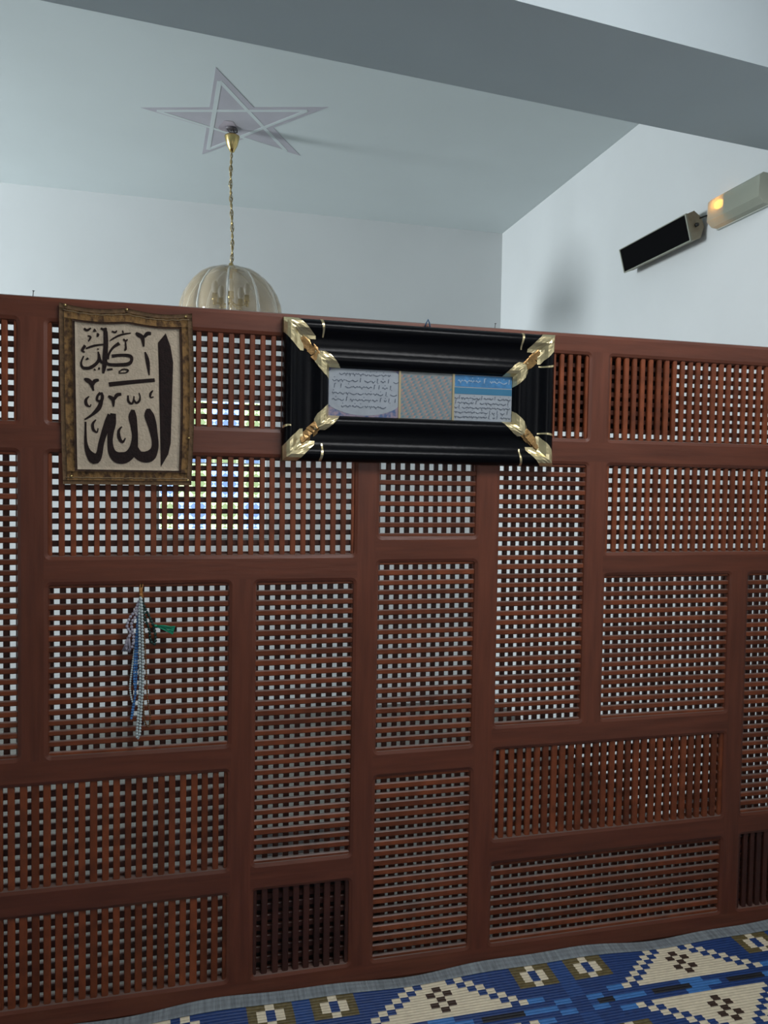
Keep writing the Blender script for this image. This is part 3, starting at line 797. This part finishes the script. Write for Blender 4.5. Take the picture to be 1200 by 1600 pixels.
for k in range(5):
    a = 2 * math.pi * k / 5 + .9
    ca_, sa_ = math.cos(a), math.sin(a)
    pth = [(CX + r * ca_, CY + r * sa_, z) for r, z in ((.006, 2.65), (.03, 2.635), (.06, 2.630), (.085, 2.640), (.09, 2.65))]
    am = MB().tube(pth, .004, 8)
    am.lathe([(.004, 2.688), (.014, 2.686), (.015, 2.66), (.019, 2.654), (.010, 2.644), (.003, 2.642)], (CX + .09 * ca_, CY + .09 * sa_), 12)
    am.ball((CX + .09 * ca_, CY + .09 * sa_, 2.632), .012)
    am.build('lamp_arm', M_brass, CH)
    MB().lathe([(.002, 2.755), (.012, 2.748), (.018, 2.73), (.018, 2.715), (.011, 2.69), (.011, 2.682)], (CX + .09 * ca_, CY + .09 * sa_), 12).build('bulb', mat('frosted_bulb', (.62, .62, .6), .3) if k == 0 else bpy.data.materials['frosted_bulb'], CH)

# ------------------------------------------------------------------ painted star on the ceiling
star = [(.08, 3.699), (.649, 3.925), (.588, 4.545), (.027, 4.688), (-.286, 4.197)]
sc_ = Vector((sum(p[0] for p in star) / 5, sum(p[1] for p in star) / 5))
R_ = sum((Vector(p) - sc_).length for p in star) / 5
def line_int(p1, p2, p3, p4):
    d = (p1[0] - p2[0]) * (p3[1] - p4[1]) - (p1[1] - p2[1]) * (p3[0] - p4[0])
    a = p1[0] * p2[1] - p1[1] * p2[0]; b_ = p3[0] * p4[1] - p3[1] * p4[0]
    return ((a * (p3[0] - p4[0]) - (p1[0] - p2[0]) * b_) / d, (a * (p3[1] - p4[1]) - (p1[1] - p2[1]) * b_) / d)
ST = root('painted_star', (sc_.x, sc_.y, ZC), 'faded lilac five pointed star painted on the ceiling around the lamp hook', 'painted star')
out = []
for k in range(5):
    out.append(star[k])
    out.append(line_int(star[k], star[(k + 2) % 5], star[(k + 1) % 5], star[(k - 1) % 5]))
MB().prism(out, 'z', ZC - .0015, ZC - .0001).build('star_field', M_star, ST)
inner = [(.101, 3.816), (.55, 3.992), (.502, 4.506), (.06, 4.61), (-.205, 4.207)]
sl = MB()
for k in range(5):
    a, b_ = Vector(inner[k]), Vector(inner[(k + 2) % 5]); d = (b_ - a).normalized(); nn = Vector((-d.y, d.x)) * .0105
    q = [a - nn, a + nn, b_ + nn, b_ - nn]
    sl.prism([tuple(v) for v in q], 'z', ZC - .0022 - .0001 * k, ZC - .0014)
sl.build('star_outline', M_starline, ST, 'pale interlaced outline')
# soot stain round the hook
sn = MB(); sn.prism([(.16 + .045 * (1 + .25 * math.sin(3 * t)) * math.cos(t), 4.28 + .08 * (1 + .2 * math.cos(2 * t)) * math.sin(t)) for t in [2 * math.pi * k / 20 for k in range(20)]], 'z', ZC - .0030, ZC - .0026)
sn.build('stain', mat('rose_grey_stain', (.40, .36, .41), .9, var=.2, scale=14), ST, 'smudged stain around the hook')

# ------------------------------------------------------------------ column loudspeaker and emergency light on the right wall
SPK = root('wall_speaker', (XR, 3.35, 2.86), 'narrow black fronted column loudspeaker fixed slanting on the right wall', 'loudspeaker')
M_cab = mat('aged_beige_cabinet', (.27, .25, .18), .5, scale=12, col2=(.17, .14, .09), thr=(.35, .6))
M_gr = mat('black_speaker_cloth', (.002, .002, .0025), .9, spec=.08, var=.1)
pf = [(2.165, 2.916), (2.205, 2.936), (2.245, 2.910), (2.260, 2.87), (2.243, 2.816), (2.197, 2.800)]
MB().prism(pf, 'y', 3.08, 3.63).build('cabinet', M_cab, SPK)
fx = (pf[5][0] - pf[0][0], pf[5][1] - pf[0][1]); ln = math.hypot(*fx); nx_, nz_ = fx[1] / ln, -fx[0] / ln
def gp(t, o): return (pf[0][0] + fx[0] * t + nx_ * o, pf[0][1] + fx[1] * t + nz_ * o)
MB().prism([gp(.012, -.001), gp(.012, .004), gp(.965, .004), gp(.965, -.001)], 'y', 3.084, 3.628).build('speaker_grille', M_gr, SPK)
rm = MB()
rm.prism([gp(-.02, -.002), gp(-.02, .007), gp(.012, .007), gp(.012, -.002)], 'y', 3.076, 3.636)
rm.prism([gp(.965, -.002), gp(.965, .007), gp(1.01, .007), gp(1.01, -.002)], 'y', 3.076, 3.636)
rm.prism([gp(.012, -.002), gp(.012, .007), gp(.965, .007), gp(.965, -.002)], 'y', 3.076, 3.084)
rm.prism([gp(.012, -.002), gp(.012, .007), gp(.965, .007), gp(.965, -.002)], 'y', 3.628, 3.636)
rm.build('trim_rim', mat('pale_speaker_rim', (.24, .25, .20), .45), SPK)
kb = MB()
kb.tube([(2.218, 3.081, 2.872), (2.218, 3.068, 2.872)], [.009, .008], 10)
kb.tube([(2.235, 3.082, 2.905), (2.262, 3.07, 2.915), (2.266, 3.03, 2.905)], .004, 6)
kb.build('end_screw', mat('black_fitting', (.02, .02, .018), .5), SPK)
MB().box(2.243, XR - .001, 3.16, 3.2, 2.84, 2.90).build('wall_bracket', M_cab, SPK)
MB().box(2.243, XR - .001, 3.5, 3.54, 2.84, 2.90).build('wall_bracket', M_cab, SPK)

EL = root('emergency_light', (XR, 2.82, 2.88), 'rectangular emergency light box with glowing amber lamp on the right wall', 'emergency light')
M_cov = bpy.data.materials.new('milky_plastic_cover'); M_cov.use_nodes = True
nt = M_cov.node_tree; N, L = nt.nodes, nt.links; b = N['Principled BSDF']
b.inputs['Base Color'].default_value = (.38, .40, .34, 1); b.inputs['Roughness'].default_value = .35
tl = N.new('ShaderNodeBsdfTranslucent'); tl.inputs[0].default_value = (.8, .8, .7, 1)
tr = N.new('ShaderNodeBsdfTransparent'); tr.inputs[0].default_value = (.9, .9, .85, 1)
m1 = N.new('ShaderNodeMixShader'); m1.inputs[0].default_value = .35
m2 = N.new('ShaderNodeMixShader'); m2.inputs[0].default_value = .16
L.new(b.outputs[0], m1.inputs[1]); L.new(tl.outputs[0], m1.inputs[2]); L.new(m1.outputs[0], m2.inputs[1]); L.new(tr.outputs[0], m2.inputs[2])
L.new(m2.outputs[0], N['Material Output'].inputs['Surface'])
MB().box(XR - .014, XR - .0005, 2.655, 2.985, 2.822, 2.952).build('back_plate', mat('grey_back_plate', (.42, .44, .40), .5), EL)
cv = MB().prism([(XR - .0145, 2.948), (2.218, 2.950), (2.203, 2.936), (2.200, 2.852), (2.224, 2.828), (XR - .0145, 2.826)], 'y', 2.66, 2.98)
cvo = cv.build('light_cover', M_cov, EL, 'milky translucent cover')
M_led = bpy.data.materials.new('amber_lamp_glow'); M_led.use_nodes = True
b = M_led.node_tree.nodes['Principled BSDF']; b.inputs['Emission Color'].default_value = (1, .42, .06, 1); b.inputs['Emission Strength'].default_value = 9; b.inputs['Base Color'].default_value = (.8, .4, .1, 1)
MB().ball((2.222, 2.930, 2.915), .013, nu=12, nv=8, sq=(.7, 2.4, 1.5)).build('amber_lamp', M_led, EL, 'glowing amber indicator lamp')
MB().box(2.207, XR - .016, 2.882, 2.885, 2.86, 2.942).build('inner_divider', mat('inner_reflector', (.5, .5, .42), .4), EL)

# ------------------------------------------------------------------ patterned mat on the floor
CW, RH, X0P = .0285, .0238, 1.66
cols = {'B': 0, 'b': 1, 'L': 2, 'C': 3, 'O': 4, 'K': 5, 'D': 6}
def pat(i, j):
    """i: column from a triangle centre (period 31), j: row from the screen side (mirrored about row 8)"""
    i = (i + 15) % 31 - 15
    j = j % 26
    if j > 21: return 'B' if (i + j) % 7 else 'L'
    jj = j if j <= 7 else (16 - j if 9 <= j <= 16 else (8 if j == 8 else 7 if j in (7, 9) else 20))
    if j > 16: return 'b' if (i % 9 < 4) else 'B'
    a = abs(i)
    if jj == 8:
        c = (i + 16) % 10
        if a > 13: return 'b' if i in (-14, -13, 14) else 'B'
        return 'K' if c < 4.5 else 'L' if c < 9 else 'B'
    if jj == 7:
        return 'L' if i in (-2, -1, 0) or (a in (13, 14)) else 'B'
    # dots
    if (jj in (1, 3, 5) and i == 0) or (jj in (2, 4) and a == 1): return 'D'
    if a <= 1 + jj and not (jj == 0 and a > 1): return 'C'
    if a == 2 + jj: return 'b' if False else 'B'
    if a == 3 + jj: return 'C'
    if jj == 6 and a in (10, 11): return 'L'
    k = a - 10            # rug square columns 10..14
    if 0 <= k <= 4 and jj <= 3:
        if jj in (0, 3): return 'C' if k == 2 else 'O'
        return {0: 'O', 1: 'C', 2: 'B', 3: 'C', 4: 'O'}[k]
    if a == 15: return 'b'
    return 'B'
M_mat = [mat('royal_blue_weave', (.009, .044, .18), .55, var=.15, scale=60), mat('mid_blue_weave', (.013, .062, .23), .55, var=.15, scale=60),
         mat('light_blue_weave', (.045, .19, .50), .55, var=.1, scale=60), mat('cream_weave', (.76, .68, .50), .6, var=.08, scale=60),
         mat('olive_brown_weave', (.13, .10, .035), .6, var=.3, scale=80), mat('black_weave', (.008, .010, .016), .6), mat('dark_brown_weave', (.045, .022, .012), .6)]
mm_ = MB()
YM0 = 2.351
i0, i1 = math.ceil((-2.2 - X0P) / CW), math.floor((2.255 - X0P) / CW)
NR = 84; SUB = 8
def wavez(x, y):
    k = max(0, 1 - (2.4 - y) / .22)
    return .006 + (.011 + .009 * math.sin(x * 6.1 + .6) + .004 * math.sin(x * 14 + 1)) * k * k + .0025 * max(0, math.sin(x * 5 + y * 3)) * (1 if y < 2.3 else .3)
xs_ = [X0P + (i - .5) * CW for i in range(i0, i1 + 2)]
nC = len(xs_); rows = NR * SUB + 1
for r in range(rows):
    y = YM0 - r * RH / SUB
    rib = .0026 * abs(math.sin(2 * math.pi * r / SUB)) ** .7
    skew = .0
    for x in xs_: mm_.v.append((x + .004 * math.sin(r * .05), y, wavez(x, y) + rib))
for r in range(rows - 1):
    for c in range(nC - 1):
        mm_.f.append([r * nC + c, r * nC + c + 1, (r + 1) * nC + c + 1, (r + 1) * nC + c][::-1]); mm_.sm.append(False)
        mm_.m.append(cols[pat(i0 + c, r // SUB)])
# underside rim
MAT = root('floor_mat', (.1, 1.4, 0), 'blue woven floor mat with cream stepped triangles and brown squares along the screen', 'mat')
mo = mm_.build('mat_weave', M_mat, MAT)
sd = mo.modifiers.new('solid', 'SOLIDIFY'); sd.thickness = .003; sd.offset = -1
sv = MB(); nS = 220
prs = [(YM0 + .0005, .0015), (YM0 + .012, .003), (YM0 + .020, .0018), (YM0 + .030, .0035), (YM0 + .038, .0022), (YM0 + .046, .004)]
def fs_(s, t):
    x = xs_[0] + (xs_[-1] - xs_[0]) * s; q = t * (len(prs) - 1); i = min(int(q), len(prs) - 2); fq = q - i
    y = prs[i][0] * (1 - fq) + prs[i + 1][0] * fq; h = prs[i][1] * (1 - fq) + prs[i + 1][1] * fq
    return (x, y, wavez(x, y) + h)
sv.grid(lambda s, t: fs_(s, 1 - t), nS, 10)
M_selv = mat('grey_blue_selvage', (.23, .265, .285), .6, scale=30, stretch=(4, .3, 1), var=.3, bump=.3, bscale=60)
so = sv.build('selvage', M_selv, MAT, 'grey blue ribbed edge strip')
sd = so.modifiers.new('solid', 'SOLIDIFY'); sd.thickness = .003; sd.offset = 1

# small nails left on the screen's top edge
M_nail = mat('dull_nail', (.12, .12, .12), .4, .8)
for (x, z, lab) in ((.974, 2.197, 'small bare nail on top of the screen, above the right part of the framed picture'), (-.462, 2.197, 'small bare nail on top of the screen, left of the calligraphy hanging')):
    n_ = MB().tube([(x, YS + .012, z - .006), (x + .002, YS + .011, z + .014)], .0013, 6); n_.lathe([(.0005, z + .0155), (.0033, z + .015), (.0033, z + .0135), (.0005, z + .013)], (x + .002, YS + .011), 8)
    tag(n_.build('nail', M_nail, None, None, (x, YS + .012, z)), lab, 'nail')
